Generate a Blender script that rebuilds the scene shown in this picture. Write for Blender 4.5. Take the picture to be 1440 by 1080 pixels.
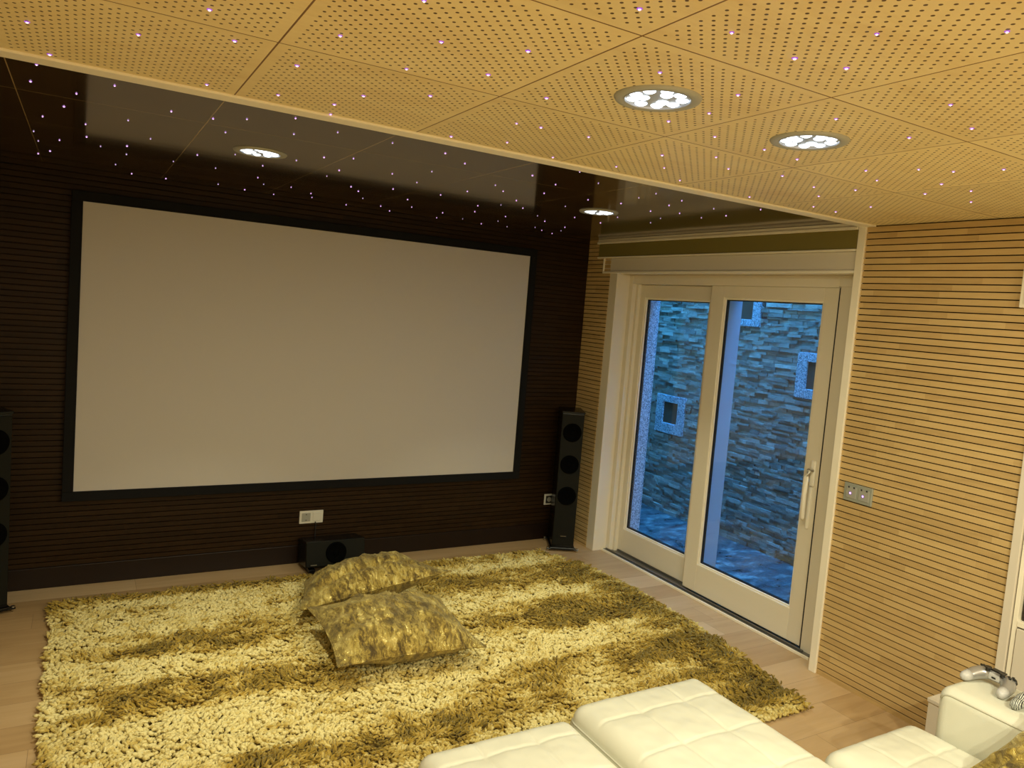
import bpy, bmesh, math, random
import numpy as np
from mathutils import Vector, Matrix, noise

for o in list(bpy.data.objects):
    bpy.data.objects.remove(o)
S = bpy.context.scene
COL = S.collection
PI = math.pi

# ------------------------------------------------------------------ camera
cam_data = bpy.data.cameras.new('camera')
cam = bpy.data.objects.new('camera', cam_data)
COL.objects.link(cam)
cam.location = (-3.43944, -4.91693, 1.80472)
cam.rotation_euler = (1.49251, -0.08077, -0.52488)
cam_data.sensor_width = 36.0
cam_data.lens = 1054.379 / 1440 * 36.0
cam_data.shift_x = -10.504 / 1440
cam_data.shift_y = -22.698 / 1440
cam_data.clip_start = 0.02
S.camera = cam

# ------------------------------------------------------------------ view, sky
S.view_settings.view_transform = 'Standard'
S.view_settings.look = 'None'
S.view_settings.gamma = 1.0
S.view_settings.use_curve_mapping = False
S.view_settings.exposure = 0.0
W = bpy.data.worlds.new('dusk_sky')
S.world = W
W.use_nodes = True
bg = W.node_tree.nodes['Background']
bg.inputs[0].default_value = (0.04, 0.28, 0.78, 1)
bg.inputs[1].default_value = 36.0

# ------------------------------------------------------------------ recessed LED downlights: the room's own, plus fills added behind the camera
H = 2.368          # wood ceiling
HD = 2.388         # dark glossy ceiling
LAMP_COL = (1.0, 0.97, 0.71)
LIGHTS_WOOD = [(-2.19, -3.374), (-1.605, -3.37), (-2.19, -5.35), (-1.605, -5.35), (-3.3, -6.6), (-0.5, -6.6)]  # entries after the front pair are unseen fill lights, added behind the camera
LIGHTS_DARK = [(-2.797, -1.47), (-0.933, -1.395)]
P_WOOD, P_DARK = 14.5, 7.0
for i, (x, y) in enumerate(LIGHTS_WOOD + LIGHTS_DARK):
    dark = i >= len(LIGHTS_WOOD)
    ld = bpy.data.lights.new('downlight_lamp', 'AREA')
    ld.shape = 'DISK'
    ld.size = 0.034                 # the middle LED chip
    ld.energy = P_DARK if dark else P_WOOD * (1.0 if i < 2 else 2.7)  # added rear fills run stronger to brighten the screen and door
    ld.color = LAMP_COL
    ld.spread = math.radians(85 if dark else 180)
    lo = bpy.data.objects.new('downlight_lamp', ld)
    COL.objects.link(lo)
    lo.location = (x, y, (HD if dark else H) - 0.009)

# ------------------------------------------------------------------ helpers
def mat(name, base=(0.8, 0.8, 0.8), rough=0.5, metal=0.0, spec=0.5, coat=0.0):
    m = bpy.data.materials.new(name)
    m.use_nodes = True
    b = m.node_tree.nodes['Principled BSDF']
    b.inputs['Base Color'].default_value = (*base, 1)
    b.inputs['Roughness'].default_value = rough
    b.inputs['Metallic'].default_value = metal
    b.inputs['Specular IOR Level'].default_value = spec
    b.inputs['Coat Weight'].default_value = coat
    return m

class NT:
    """small node-tree writer"""
    def __init__(self, m):
        self.m = m
        self.t = m.node_tree
        self.b = self.t.nodes['Principled BSDF']
    def n(self, typ, **kw):
        nd = self.t.nodes.new(typ)
        ins = kw.pop('ins', {})
        for k, v in kw.items():
            setattr(nd, k, v)
        for k, v in ins.items():
            self.put(nd.inputs[k], v)
        return nd
    def put(self, sock, v):
        if isinstance(v, bpy.types.NodeSocket):
            self.t.links.new(v, sock)
        elif isinstance(v, bpy.types.Node):
            self.t.links.new(v.outputs[0], sock)
        else:
            sock.default_value = v
    def math(self, op, a, b=0.0, c=None):
        nd = self.n('ShaderNodeMath', operation=op)
        self.put(nd.inputs[0], a)
        self.put(nd.inputs[1], b)
        if c is not None:
            self.put(nd.inputs[2], c)
        return nd.outputs[0]
    def ramp(self, fac, stops):
        nd = self.n('ShaderNodeValToRGB')
        e = nd.color_ramp.elements
        while len(e) < len(stops):
            e.new(0.5)
        for el, (p, c) in zip(e, stops):
            el.position = p
            el.color = (*c, 1) if len(c) == 3 else c
        self.put(nd.inputs[0], fac)
        return nd.outputs[0]
    def mix(self, fac, a, b, blend='MIX'):
        nd = self.n('ShaderNodeMix', data_type='RGBA', blend_type=blend)
        self.put(nd.inputs['Factor'], fac)
        for k, v in ((6, a), (7, b)):
            if isinstance(v, tuple):
                v = (*v, 1) if len(v) == 3 else v
            self.put(nd.inputs[k], v)
        return nd.outputs[2]
    def coords(self):
        return self.n('ShaderNodeTexCoord').outputs['Object']
    def mapped(self, vec, scale=(1, 1, 1), loc=(0, 0, 0)):
        nd = self.n('ShaderNodeMapping')
        self.put(nd.inputs[0], vec)
        nd.inputs['Scale'].default_value = scale
        nd.inputs['Location'].default_value = loc
        return nd.outputs[0]
    def noise(self, vec, scale=5, detail=3, rough=0.5, dist=0.0):
        nd = self.n('ShaderNodeTexNoise')
        self.put(nd.inputs['Vector'], vec)
        nd.inputs['Scale'].default_value = scale
        nd.inputs['Detail'].default_value = detail
        nd.inputs['Roughness'].default_value = rough
        nd.inputs['Distortion'].default_value = dist
        return nd.outputs['Fac']
    def white(self, vec=None, w=None):
        nd = self.n('ShaderNodeTexWhiteNoise', noise_dimensions='3D' if w is None else '1D')
        if w is None:
            self.put(nd.inputs['Vector'], vec)
        else:
            self.put(nd.inputs['W'], w)
        return nd.outputs[0]
    def bump(self, h, strength=0.3, dist=0.01):
        nd = self.n('ShaderNodeBump')
        self.put(nd.inputs['Height'], h)
        nd.inputs['Strength'].default_value = strength
        nd.inputs['Distance'].default_value = dist
        self.t.links.new(nd.outputs[0], self.b.inputs['Normal'])
    def sep(self, vec):
        nd = self.n('ShaderNodeSeparateXYZ')
        self.put(nd.inputs[0], vec)
        return nd.outputs
    def comb(self, x=0.0, y=0.0, z=0.0):
        nd = self.n('ShaderNodeCombineXYZ')
        for s, v in zip(nd.inputs, (x, y, z)):
            self.put(s, v)
        return nd.outputs[0]
    def base(self, c):
        self.put(self.b.inputs['Base Color'], c)

class MB:
    """collects shapes into one mesh"""
    def __init__(self):
        self.bm = bmesh.new()
    def _join(self, b2, M=None):
        if M is not None:
            b2.transform(M)
        me = bpy.data.meshes.new('tmp')
        b2.to_mesh(me)
        b2.free()
        self.bm.from_mesh(me)
        bpy.data.meshes.remove(me)
    def box(self, a, b, bev=0.0, seg=2, M=None):
        b2 = bmesh.new()
        bmesh.ops.create_cube(b2, size=1.0)
        a, b = Vector(a), Vector(b)
        c, s = (a + b) / 2, b - a
        for v in b2.verts:
            v.co = Vector((v.co.x * s.x, v.co.y * s.y, v.co.z * s.z)) + c
        if bev > 0:
            bmesh.ops.bevel(b2, geom=list(b2.edges), offset=bev, segments=seg, profile=0.5, affect='EDGES')
        self._join(b2, M)
        return self
    def tube(self, pts, r, n=10, cap=True):
        pts = [Vector(p) for p in pts]
        rs = r if isinstance(r, (list, tuple)) else [r] * len(pts)
        bm = self.bm
        rings = []
        for i, p in enumerate(pts):
            t = (pts[min(i + 1, len(pts) - 1)] - pts[max(i - 1, 0)]).normalized()
            up = Vector((0, 0, 1)) if abs(t.z) < 0.9 else Vector((1, 0, 0))
            u = t.cross(up).normalized()
            w = t.cross(u).normalized()
            rings.append([bm.verts.new(p + (u * math.cos(k * 2 * PI / n) + w * math.sin(k * 2 * PI / n)) * rs[i]) for k in range(n)])
        for a, b in zip(rings, rings[1:]):
            for k in range(n):
                bm.faces.new((a[k], a[(k + 1) % n], b[(k + 1) % n], b[k]))
        if cap:
            bm.faces.new(rings[0][::-1])
            bm.faces.new(rings[-1])
        return self
    def lathe(self, prof, n=32, M=None, closed=True):
        """prof: (r, z) pairs, spun about z"""
        b2 = bmesh.new()
        rings = []
        for r, z in prof:
            if r < 1e-6:
                rings.append([b2.verts.new((0, 0, z))])
            else:
                rings.append([b2.verts.new((r * math.cos(k * 2 * PI / n), r * math.sin(k * 2 * PI / n), z)) for k in range(n)])
        for a, b in zip(rings, rings[1:]):
            for k in range(n):
                k2 = (k + 1) % n
                if len(a) == 1 and len(b) == 1:
                    continue
                if len(a) == 1:
                    b2.faces.new((a[0], b[k2], b[k]))
                elif len(b) == 1:
                    b2.faces.new((a[k], a[k2], b[0]))
                else:
                    b2.faces.new((a[k], a[k2], b[k2], b[k]))
        self._join(b2, M)
        return self
    def build(self, name, m, parent=None, smooth=False, loc=None):
        bmesh.ops.recalc_face_normals(self.bm, faces=self.bm.faces)
        me = bpy.data.meshes.new(name)
        self.bm.to_mesh(me)
        self.bm.free()
        return link(name, me, m, parent, smooth, loc)

def link(name, me, m, parent=None, smooth=False, loc=None):
    if m is not None:
        me.materials.append(m)
    if smooth:
        if smooth is True:
            me.polygons.foreach_set('use_smooth', [True] * len(me.polygons))
        else:
            me.polygons.foreach_set('use_smooth', [True] * len(me.polygons))
            me.set_sharp_from_angle(angle=smooth)
    o = bpy.data.objects.new(name, me)
    COL.objects.link(o)
    if parent is not None:
        o.parent = parent
    if loc is not None:
        o.location = loc
    return o

def tag(o, label=None, cat=None, group=None, kind=None):
    if label: o['label'] = label
    if cat: o['category'] = cat
    if group: o['group'] = group
    if kind: o['kind'] = kind
    return o

def thing(name, loc=(0, 0, 0), rz=0.0, label=None, cat=None, group=None, kind=None):
    o = bpy.data.objects.new(name, None)
    o.empty_display_size = 0.05
    COL.objects.link(o)
    o.location = loc
    o.rotation_euler = (0, 0, rz)
    return tag(o, label, cat, group, kind)

def copy_tree(o, parent=None):
    c = o.copy()
    COL.objects.link(c)
    if parent is not None:
        c.parent = parent
    for ch in list(o.children):
        copy_tree(ch, c)
    return c

def struct(o):
    o['kind'] = 'structure'
    return o

def rotY(a): return Matrix.Rotation(a, 4, 'Y')
def rotX(a): return Matrix.Rotation(a, 4, 'X')
def rotZ(a): return Matrix.Rotation(a, 4, 'Z')
def T(x, y, z): return Matrix.Translation((x, y, z))

# ------------------------------------------------------------------ materials
def wood_perforated(name, colors, grain_scale, hole_col, rough, coat=0.0, hole_fac=1.0, seam_col=(0.10, 0.055, 0.015), spec=0.5, seam_w=0.0022):
    """ceiling tiles: grid of drilled holes and narrow seams; object space = world space"""
    m = mat(name, rough=rough, spec=spec, coat=coat)
    t = NT(m)
    co = t.coords()
    s = t.sep(co)
    TX, TY, X0, Y0 = 0.5803, 0.5966, -3.0697, -3.0806
    ux = t.math('DIVIDE', t.math('SUBTRACT', s[0], X0), TX)
    uy = t.math('DIVIDE', t.math('SUBTRACT', s[1], Y0), TY)
    fx, fy = t.math('FRACT', ux), t.math('FRACT', uy)
    # seams
    def edge(f, T):
        d = t.math('MINIMUM', f, t.math('SUBTRACT', 1.0, f))
        return t.math('MULTIPLY', d, T)
    seam = t.math('LESS_THAN', t.math('MINIMUM', edge(fx, TX), edge(fy, TY)), seam_w)
    # drilled holes on an eighteenth pitch, every second row shifted by half
    hx = t.math('MULTIPLY', fx, 18.0)
    hy = t.math('MULTIPLY', fy, 18.0)
    def lattice(o):
        dx = t.math('MULTIPLY', t.math('SUBTRACT', t.math('FRACT', t.math('ADD', hx, o)), 0.5), TX / 18)
        dy = t.math('MULTIPLY', t.math('SUBTRACT', t.math('FRACT', t.math('ADD', hy, o)), 0.5), TY / 18)
        return t.math('ADD', t.math('MULTIPLY', dx, dx), t.math('MULTIPLY', dy, dy))
    rr = t.math('SQRT', t.math('MINIMUM', lattice(0.5), lattice(0.0)))       # staggered rows
    inside = t.math('MULTIPLY', t.math('GREATER_THAN', t.math('MINIMUM', hx, hy), 0.75),
                    t.math('LESS_THAN', t.math('MAXIMUM', hx, hy), 17.25))
    hole = t.math('MULTIPLY', t.math('LESS_THAN', rr, 0.0038), inside)
    hole = t.math('MULTIPLY', hole, hole_fac)
    tile = t.white(t.comb(t.math('FLOOR', ux), t.math('FLOOR', uy), 3.0))
    off = t.math('MULTIPLY', tile, 7.0)
    g = t.noise(t.mapped(t.comb(t.math('ADD', s[0], off), t.math('ADD', s[1], off), off), grain_scale), 1.0, 4, 0.55, 0.6)
    fine = t.noise(t.mapped(co, (grain_scale[0] * 3, grain_scale[1] * 9, 1)), 1.0, 3, 0.6)
    g2 = t.math('ADD', t.math('MULTIPLY', g, 0.75), t.math('MULTIPLY', fine, 0.25))
    c = t.ramp(g2, [(0.28, colors[0]), (0.5, colors[1]), (0.72, colors[2])])
    tone = t.math('ADD', 0.94, t.math('MULTIPLY', tile, 0.10))
    c = t.mix(1.0, c, t.comb(tone, tone, tone), 'MULTIPLY')
    c = t.mix(hole, c, hole_col)
    c = t.mix(seam, c, seam_col)
    t.base(c)
    return m

def wood_slats(name, colors, rough, spec=0.35, pitch=0.032, axis=1, z0=H):
    m = mat(name, rough=rough, spec=spec)
    t = NT(m)
    co = t.coords()
    s = t.sep(co)
    row = t.math('FLOOR', t.math('DIVIDE', t.math('SUBTRACT', z0, s[2]), pitch))
    rnd = t.white(w=row)
    along = t.math('ADD', s[axis], t.math('MULTIPLY', rnd, 13.0))
    seg = t.math('FLOOR', t.math('DIVIDE', along, 0.34))
    tone = t.white(t.comb(row, seg, 1.0))
    g = t.noise(t.comb(t.math('MULTIPLY', along, 7.0), t.math('MULTIPLY', s[2], 55.0), t.math('MULTIPLY', rnd, 9.0)), 1.0, 4, 0.6, 0.5)
    f = t.math('ADD', t.math('MULTIPLY', g, 0.62), t.math('MULTIPLY', tone, 0.38))
    c = t.ramp(f, [(0.2, colors[0]), (0.5, colors[1]), (0.8, colors[2])])
    t.base(c)
    return m

M_ceil = wood_perforated('birch_perforated', [(0.73, 0.565, 0.275), (0.80, 0.655, 0.345), (0.83, 0.70, 0.39)], (2.6, 8.0, 1),
                         (0.085, 0.04, 0.010), 0.5, seam_col=(0.20, 0.10, 0.03))
M_dceil = wood_perforated('dark_lacquered_panel', [(0.036, 0.021, 0.009), (0.045, 0.027, 0.012), (0.056, 0.035, 0.016)], (3.0, 14.0, 1),
                          (0.006, 0.003, 0.001), 0.10, hole_fac=0.9, seam_col=(0.36, 0.26, 0.12), spec=0.65, seam_w=0.0016)  # pale seams: light caught by their embossed edges is put into the colour
t_ = NT(M_dceil)
t_.bump(t_.noise(t_.mapped(t_.coords(), (3.0, 3.0, 3.0)), 1.0, 2, 0.5), 0.04, 0.02)
M_slat = wood_slats('birch_slat', [(0.47, 0.315, 0.13), (0.58, 0.40, 0.172), (0.65, 0.47, 0.215)], 0.5)
M_felt = mat('brown_felt', (0.020, 0.008, 0.003), 0.95, spec=0.1)
M_dslat = wood_slats('wenge_slat', [(0.017, 0.0075, 0.002), (0.024, 0.011, 0.003), (0.031, 0.015, 0.0045)], 0.5, 0.18, axis=0, z0=HD + 0.004)
M_dfelt = mat('black_felt', (0.018, 0.0085, 0.0026), 0.95, spec=0.1)
M_dbase = mat('wenge_board', (0.011, 0.0045, 0.002), 0.45, spec=0.3)
M_white = mat('white_lacquer', (0.80, 0.73, 0.59), 0.38)
M_white2 = mat('white_board', (0.72, 0.66, 0.56), 0.5)
M_trim = mat('cream_trim', (0.92, 0.86, 0.72), 0.4)
M_plaster = mat('plaster', (0.62, 0.52, 0.36), 0.9, spec=0.2)
M_black = mat('black_velvet', (0.004, 0.004, 0.005), 0.8, spec=0.25)
M_spk = mat('black_ash', (0.008, 0.008, 0.0055), 0.6, spec=0.15)
M_spkside = mat('piano_black', (0.004, 0.004, 0.004), 0.25, spec=0.3)
M_cone = mat('black_cone', (0.0012, 0.0012, 0.0012), 0.9, spec=0.05)
M_chrome = mat('brushed_chrome', (0.62, 0.60, 0.55), 0.28, metal=1.0)
M_silver = mat('silver_ring', (0.40, 0.40, 0.36), 0.5, metal=0.15)
M_alu = mat('grey_aluminium', (0.24, 0.235, 0.23), 0.4, metal=0.85)
M_gasket = mat('black_gasket', (0.008, 0.008, 0.009), 0.6)
M_plate = mat('white_plastic', (0.70, 0.68, 0.60), 0.35)
M_plategrey = mat('grey_plastic', (0.36, 0.36, 0.32), 0.4)
M_plateslv = mat('silver_plastic', (0.42, 0.45, 0.40), 0.35, metal=0.35)
M_slot = mat('dark_slot', (0.01, 0.01, 0.01), 0.7)
M_olive = mat('olive_blind_cloth', (0.23, 0.19, 0.055), 0.9, spec=0.1)
t_ = NT(M_olive)
t_.bump(t_.noise(t_.coords(), 400, 2), 0.2, 0.001)
M_screen = mat('matte_screen', (0.58, 0.55, 0.53), 0.95, spec=0.05)

def emit(name, col, strength):
    m = bpy.data.materials.new(name)
    m.use_nodes = True
    nt = m.node_tree
    nt.nodes.clear()
    e = nt.nodes.new('ShaderNodeEmission')
    e.inputs[0].default_value = (*col, 1)
    e.inputs[1].default_value = strength
    o = nt.nodes.new('ShaderNodeOutputMaterial')
    nt.links.new(e.outputs[0], o.inputs[0])
    m.cycles.emission_sampling = 'NONE'
    return m
M_star = emit('violet_fibre_tip', (1.0, 0.66, 1.0), 2.4)
M_starhalo = emit('violet_glow_halo', (0.50, 0.12, 0.85), 0.9)  # violet glow around the tips, built as an emitting ring
M_starw = emit('violet_fibre_tip_dim', (1.0, 0.85, 0.95), 1.2)
M_led = emit('led_chip', (0.88, 0.95, 1.0), 3.5)
M_indicator = emit('violet_indicator', (0.60, 0.42, 1.0), 4.0)
M_reflector = mat('mirror_reflector', (0.45, 0.50, 0.58), 0.35, metal=0.3)

M_glass = bpy.data.materials.new('pane_glass')
M_glass.use_nodes = True
nt = M_glass.node_tree
nt.nodes.clear()
n_o = nt.nodes.new('ShaderNodeOutputMaterial')
n_m = nt.nodes.new('ShaderNodeMixShader')
n_t = nt.nodes.new('ShaderNodeBsdfTransparent')
n_g = nt.nodes.new('ShaderNodeBsdfGlossy')
n_f = nt.nodes.new('ShaderNodeFresnel')
n_b = nt.nodes.new('ShaderNodeNewGeometry')
n_i = nt.nodes.new('ShaderNodeMath')          # same Fresnel reflectance from either side of the thin pane
n_i.operation = 'MULTIPLY_ADD'
nt.links.new(n_b.outputs['Backfacing'], n_i.inputs[0])
n_i.inputs[1].default_value = 1 / 1.5 - 1.5
n_i.inputs[2].default_value = 1.5
nt.links.new(n_i.outputs[0], n_f.inputs['IOR'])
n_t.inputs[0].default_value = (0.94, 0.97, 0.96, 1)
n_g.inputs['Roughness'].default_value = 0.0
nt.links.new(n_f.outputs[0], n_m.inputs[0])
nt.links.new(n_t.outputs[0], n_m.inputs[1])
nt.links.new(n_g.outputs[0], n_m.inputs[2])
nt.links.new(n_m.outputs[0], n_o.inputs[0])

# oak floor boards, running along x
M_floor = mat('oak_boards', rough=0.38, spec=0.4)
t_ = NT(M_floor)
co = t_.coords()
s_ = t_.sep(co)
BW = 0.19
row = t_.math('FLOOR', t_.math('DIVIDE', s_[1], BW))
rr = t_.white(w=row)
ax = t_.math('DIVIDE', t_.math('ADD', s_[0], t_.math('MULTIPLY', rr, 5.0)), 1.15)
seg = t_.math('FLOOR', ax)
tone = t_.white(t_.comb(row, seg, 2.0))
g = t_.noise(t_.comb(t_.math('MULTIPLY', s_[0], 1.6), t_.math('MULTIPLY', s_[1], 16.0), t_.math('MULTIPLY', tone, 20.0)), 1.0, 5, 0.6, 0.8)
f = t_.math('ADD', t_.math('MULTIPLY', g, 0.55), t_.math('MULTIPLY', tone, 0.45))
c = t_.ramp(f, [(0.2, (0.38, 0.235, 0.105)), (0.5, (0.50, 0.33, 0.165)), (0.8, (0.60, 0.425, 0.24))])
fy = t_.math('FRACT', t_.math('DIVIDE', s_[1], BW))
gap = t_.math('MAXIMUM', t_.math('LESS_THAN', t_.math('MULTIPLY', t_.math('MINIMUM', fy, t_.math('SUBTRACT', 1.0, fy)), BW), 0.0009),
              t_.math('LESS_THAN', t_.math('FRACT', ax), 0.0016))
c = t_.mix(t_.math('MULTIPLY', gap, 0.6), c, (0.12, 0.065, 0.03))
t_.base(c)
t_.bump(g, 0.05, 0.002)

# cream leather
M_leather = mat('cream_leather', (0.69, 0.68, 0.57), 0.42, spec=0.4)
t_ = NT(M_leather)
v = t_.n('ShaderNodeTexVoronoi', ins={'Vector': t_.coords(), 'Scale': 420.0}).outputs[0]
t_.bump(t_.math('ADD', v, t_.math('MULTIPLY', t_.noise(t_.coords(), 14, 4), 2.5)), 0.12, 0.002)
M_piping = mat('cream_piping', (0.55, 0.53, 0.43), 0.45)
M_stitch = mat('stitched_seam', (0.60, 0.55, 0.40), 0.6)

# crushed gold velvet
def velvet(name, sc):
    m = mat(name, rough=0.34, spec=0.5)
    t = NT(m)
    co = t.coords()
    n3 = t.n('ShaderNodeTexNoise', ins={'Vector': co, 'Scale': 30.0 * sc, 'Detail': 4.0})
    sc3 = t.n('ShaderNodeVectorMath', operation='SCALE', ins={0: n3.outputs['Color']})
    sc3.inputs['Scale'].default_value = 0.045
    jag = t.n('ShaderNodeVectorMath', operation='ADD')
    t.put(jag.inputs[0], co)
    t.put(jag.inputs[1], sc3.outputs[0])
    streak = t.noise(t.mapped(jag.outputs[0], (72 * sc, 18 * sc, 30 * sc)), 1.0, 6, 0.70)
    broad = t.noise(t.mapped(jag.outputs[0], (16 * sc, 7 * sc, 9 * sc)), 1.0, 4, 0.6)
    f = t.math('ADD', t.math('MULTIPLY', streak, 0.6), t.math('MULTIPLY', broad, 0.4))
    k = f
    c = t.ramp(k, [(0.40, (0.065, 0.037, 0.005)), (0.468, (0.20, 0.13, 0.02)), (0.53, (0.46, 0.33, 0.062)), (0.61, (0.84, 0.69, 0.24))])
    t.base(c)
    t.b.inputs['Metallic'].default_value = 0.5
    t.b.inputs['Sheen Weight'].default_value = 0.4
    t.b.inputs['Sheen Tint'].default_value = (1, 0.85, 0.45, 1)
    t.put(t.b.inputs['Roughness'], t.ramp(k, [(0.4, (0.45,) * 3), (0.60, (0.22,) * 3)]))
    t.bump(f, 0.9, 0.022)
    return m
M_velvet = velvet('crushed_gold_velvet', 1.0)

# rug yarn: tone attribute 0 cream .. 1 gold
M_yarn = mat('rug_yarn', rough=0.8, spec=0.15)
t_ = NT(M_yarn)
at = t_.n('ShaderNodeAttribute', attribute_name='tone').outputs['Fac']
t_.base(t_.ramp(at, [(0.0, (0.74, 0.64, 0.30)), (0.35, (0.58, 0.45, 0.14)), (0.62, (0.38, 0.25, 0.038)), (1.0, (0.17, 0.115, 0.018))]))
t_.b.inputs['Sheen Weight'].default_value = 0.25
t_.b.inputs['Sheen Tint'].default_value = (1, 0.9, 0.6, 1)
M_rugback = mat('rug_backing', (0.20, 0.13, 0.035), 0.95, spec=0.05)

# exterior
M_ledge = mat('split_slate', rough=0.75, spec=0.3)
t_ = NT(M_ledge)
rnd = t_.n('ShaderNodeNewGeometry').outputs['Random Per Island']
nn = t_.noise(t_.coords(), 24, 4, 0.6)
f = t_.math('ADD', t_.math('MULTIPLY', rnd, 0.7), t_.math('MULTIPLY', nn, 0.3))
t_.base(t_.ramp(f, [(0.15, (0.24, 0.235, 0.215)), (0.5, (0.38, 0.37, 0.335)), (0.8, (0.50, 0.485, 0.44)), (0.95, (0.78, 0.76, 0.70))]))
t_.bump(nn, 0.7, 0.02)
M_granite = mat('grey_granite', rough=0.7)  # blue spill of the dusk sky is tinted into the stone colours below
t_ = NT(M_granite)
vc = t_.n('ShaderNodeTexVoronoi', ins={'Vector': t_.coords(), 'Scale': 150.0})
t_.base(t_.ramp(t_.white(vc.outputs['Color']), [(0.0, (0.10, 0.13, 0.17)), (0.25, (0.28, 0.34, 0.42)), (0.6, (0.48, 0.57, 0.68)), (1.0, (0.74, 0.84, 0.95))]))
M_patio = mat('wet_slate_paving', rough=0.45)
t_ = NT(M_patio)
nn = t_.noise(t_.mapped(t_.coords(), (3.0, 5.0, 1)), 1.8, 7, 0.7, 0.3)
t_.base(t_.ramp(nn, [(0.36, (0.035, 0.04, 0.045)), (0.52, (0.10, 0.11, 0.12)), (0.66, (0.34, 0.35, 0.34))]))
t_.put(t_.b.inputs['Roughness'], t_.ramp(nn, [(0.3, (0.2,) * 3), (0.7, (0.6,) * 3)]))
t_.bump(nn, 0.5, 0.03)
M_post = mat('white_post_sky_tint', (0.46, 0.55, 0.70), 0.5)  # white post with the sky's blue light mixed into its colour
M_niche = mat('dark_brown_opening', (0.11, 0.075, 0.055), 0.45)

# star positions on the ceilings (metres)
STARS_DARK = [(-3.574, -2.293), (-3.601, -2.048), (-3.478, -1.991), (-3.518, -1.728), (-3.593, -1.449), (-3.641, -1.049), (-3.636, -0.786), (-3.551, -0.911), (-3.6, -0.502), (-3.656, -0.341), (-3.375, -2.217), (-3.314, -1.679), (-3.451, -1.437), (-3.391, -0.918), (-3.281, -0.791), (-3.313, -0.359), (-3.223, -0.065), (-3.048, -0.066), (-3.077, -0.796), (-3.007, -1.12), (-3.216, -1.35), (-3.195, -1.987), (-3.061, -1.996), (-3.447, -1.127), (-3.29, -1.051), (-2.964, -2.095), (-2.987, -1.784), (-2.835, -2.256), (-2.777, -1.988), (-2.662, -2.163), (-2.873, -1.306), (-2.882, -0.791), (-2.716, -1.112), (-2.631, -1.42), (-2.56, -1.615), (-2.459, -1.708), (-2.413, -1.344), (-2.406, -1.11), (-2.656, -0.683), (-2.58, -0.452), (-2.778, -0.154), (-2.616, -0.075), (-2.44, -0.05), (-2.439, -0.5), (-2.288, -0.35), (-2.236, -0.174), (-2.209, -0.877), (-2.128, -0.752), (-2.013, -0.483), (-1.982, -0.05), (-1.813, -0.236), (-1.685, -0.05), (-2.452, -2.161), (-2.232, -2.156), (-2.087, -2.033), (-2.103, -1.726), (-2.205, -1.496), (-2.028, -1.034), (-1.822, -0.722), (-1.673, -0.416), (-1.777, -1.093), (-1.742, -1.352), (-1.745, -1.665), (-1.631, -1.535), (-1.766, -2.046), (-1.43, -1.319), (-1.257, -1.094), (-1.474, -1.675), (-1.457, -0.91), (-1.342, -0.641), (-1.394, -1.079), (-1.434, -0.357), (-1.341, -0.05), (-1.21, -0.193), (-1.003, -0.07), (-1.019, -0.35), (-1.116, -0.631), (-0.816, -0.113), (-1.027, -0.881), (-0.854, -0.689), (-0.698, -0.31), (-0.573, -0.198), (-0.423, -0.103), (-2.028, -1.367), (-1.579, -1.943), (-1.687, -2.294), (-1.483, -2.145), (-1.229, -1.707), (-1.162, -1.396), (-0.866, -1.053), (-0.599, -0.542), (-0.493, -0.332), (-0.63, -0.997), (-0.742, -1.319), (-1.062, -1.765), (-1.13, -1.993), (-1.163, -2.159), (-0.892, -1.941), (-0.81, -1.699), (-0.961, -2.111), (-0.678, -1.783), (-0.59, -1.525), (-0.491, -1.319), (-0.504, -1.767), (-0.705, -2.065), (-0.497, -1.945), (-0.574, -2.252)]
STARS_LIGHT = [(-3.569, -2.79), (-3.232, -3.186), (-3.347, -2.891), (-3.534, -2.527), (-3.155, -3.016), (-3.154, -2.552), (-2.971, -3.232), (-2.993, -2.936), (-2.967, -2.603), (-2.809, -2.63), (-2.783, -2.5), (-2.902, -3.538), (-2.785, -3.356), (-2.615, -3.44), (-2.772, -3.119), (-2.602, -3.227), (-2.773, -2.793), (-2.632, -2.941), (-2.393, -3.163), (-2.313, -2.863), (-2.235, -2.879), (-2.379, -2.531), (-2.205, -2.61), (-2.065, -2.894), (-1.969, -2.532), (-2.578, -3.778), (-2.318, -3.532), (-2.023, -3.226), (-1.744, -2.876), (-1.599, -2.72), (-1.722, -2.59), (-1.397, -2.582), (-2.376, -3.809), (-2.179, -3.982), (-2.181, -3.796), (-2.059, -3.829), (-2.03, -4.136), (-2.074, -3.537), (-2.006, -3.369), (-1.749, -3.57), (-1.682, -3.834), (-1.455, -3.759), (-1.465, -3.593), (-1.814, -3.196), (-1.612, -2.998), (-1.598, -3.194), (-1.449, -2.895), (-1.429, -3.181), (-1.243, -2.961), (-1.157, -3.242), (-0.994, -3.172), (-1.079, -3.381), (-0.99, -3.445), (-0.938, -3.575), (-0.818, -3.304), (-0.648, -3.314), (-0.675, -3.156), (-0.873, -2.998), (-1.007, -2.912), (-0.832, -2.797), (-0.627, -2.608), (-0.46, -2.598), (-0.508, -2.81), (-0.964, -2.545), (-0.435, -3.197)]

# ================================================================== SETTING
XL, YR = -4.1, -8.0                         # left wall, rear wall
YT = -2.43                                  # where the right wall's slats stop at the door

def slats(z_lo, z_hi, plane_box, pitch=0.032, gap=0.0054, ztop=H):
    """slats hung from ztop downwards, one long box per slat"""
    mb = MB()
    k = 0
    while True:
        zt = ztop - k * pitch - gap
        zb = ztop - (k + 1) * pitch
        if zt <= z_lo + 0.004:
            break
        if zb < z_hi:
            a, b = plane_box(max(zb, z_lo), min(zt, z_hi))
            mb.box(a, b)
        k += 1
    return mb

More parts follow.
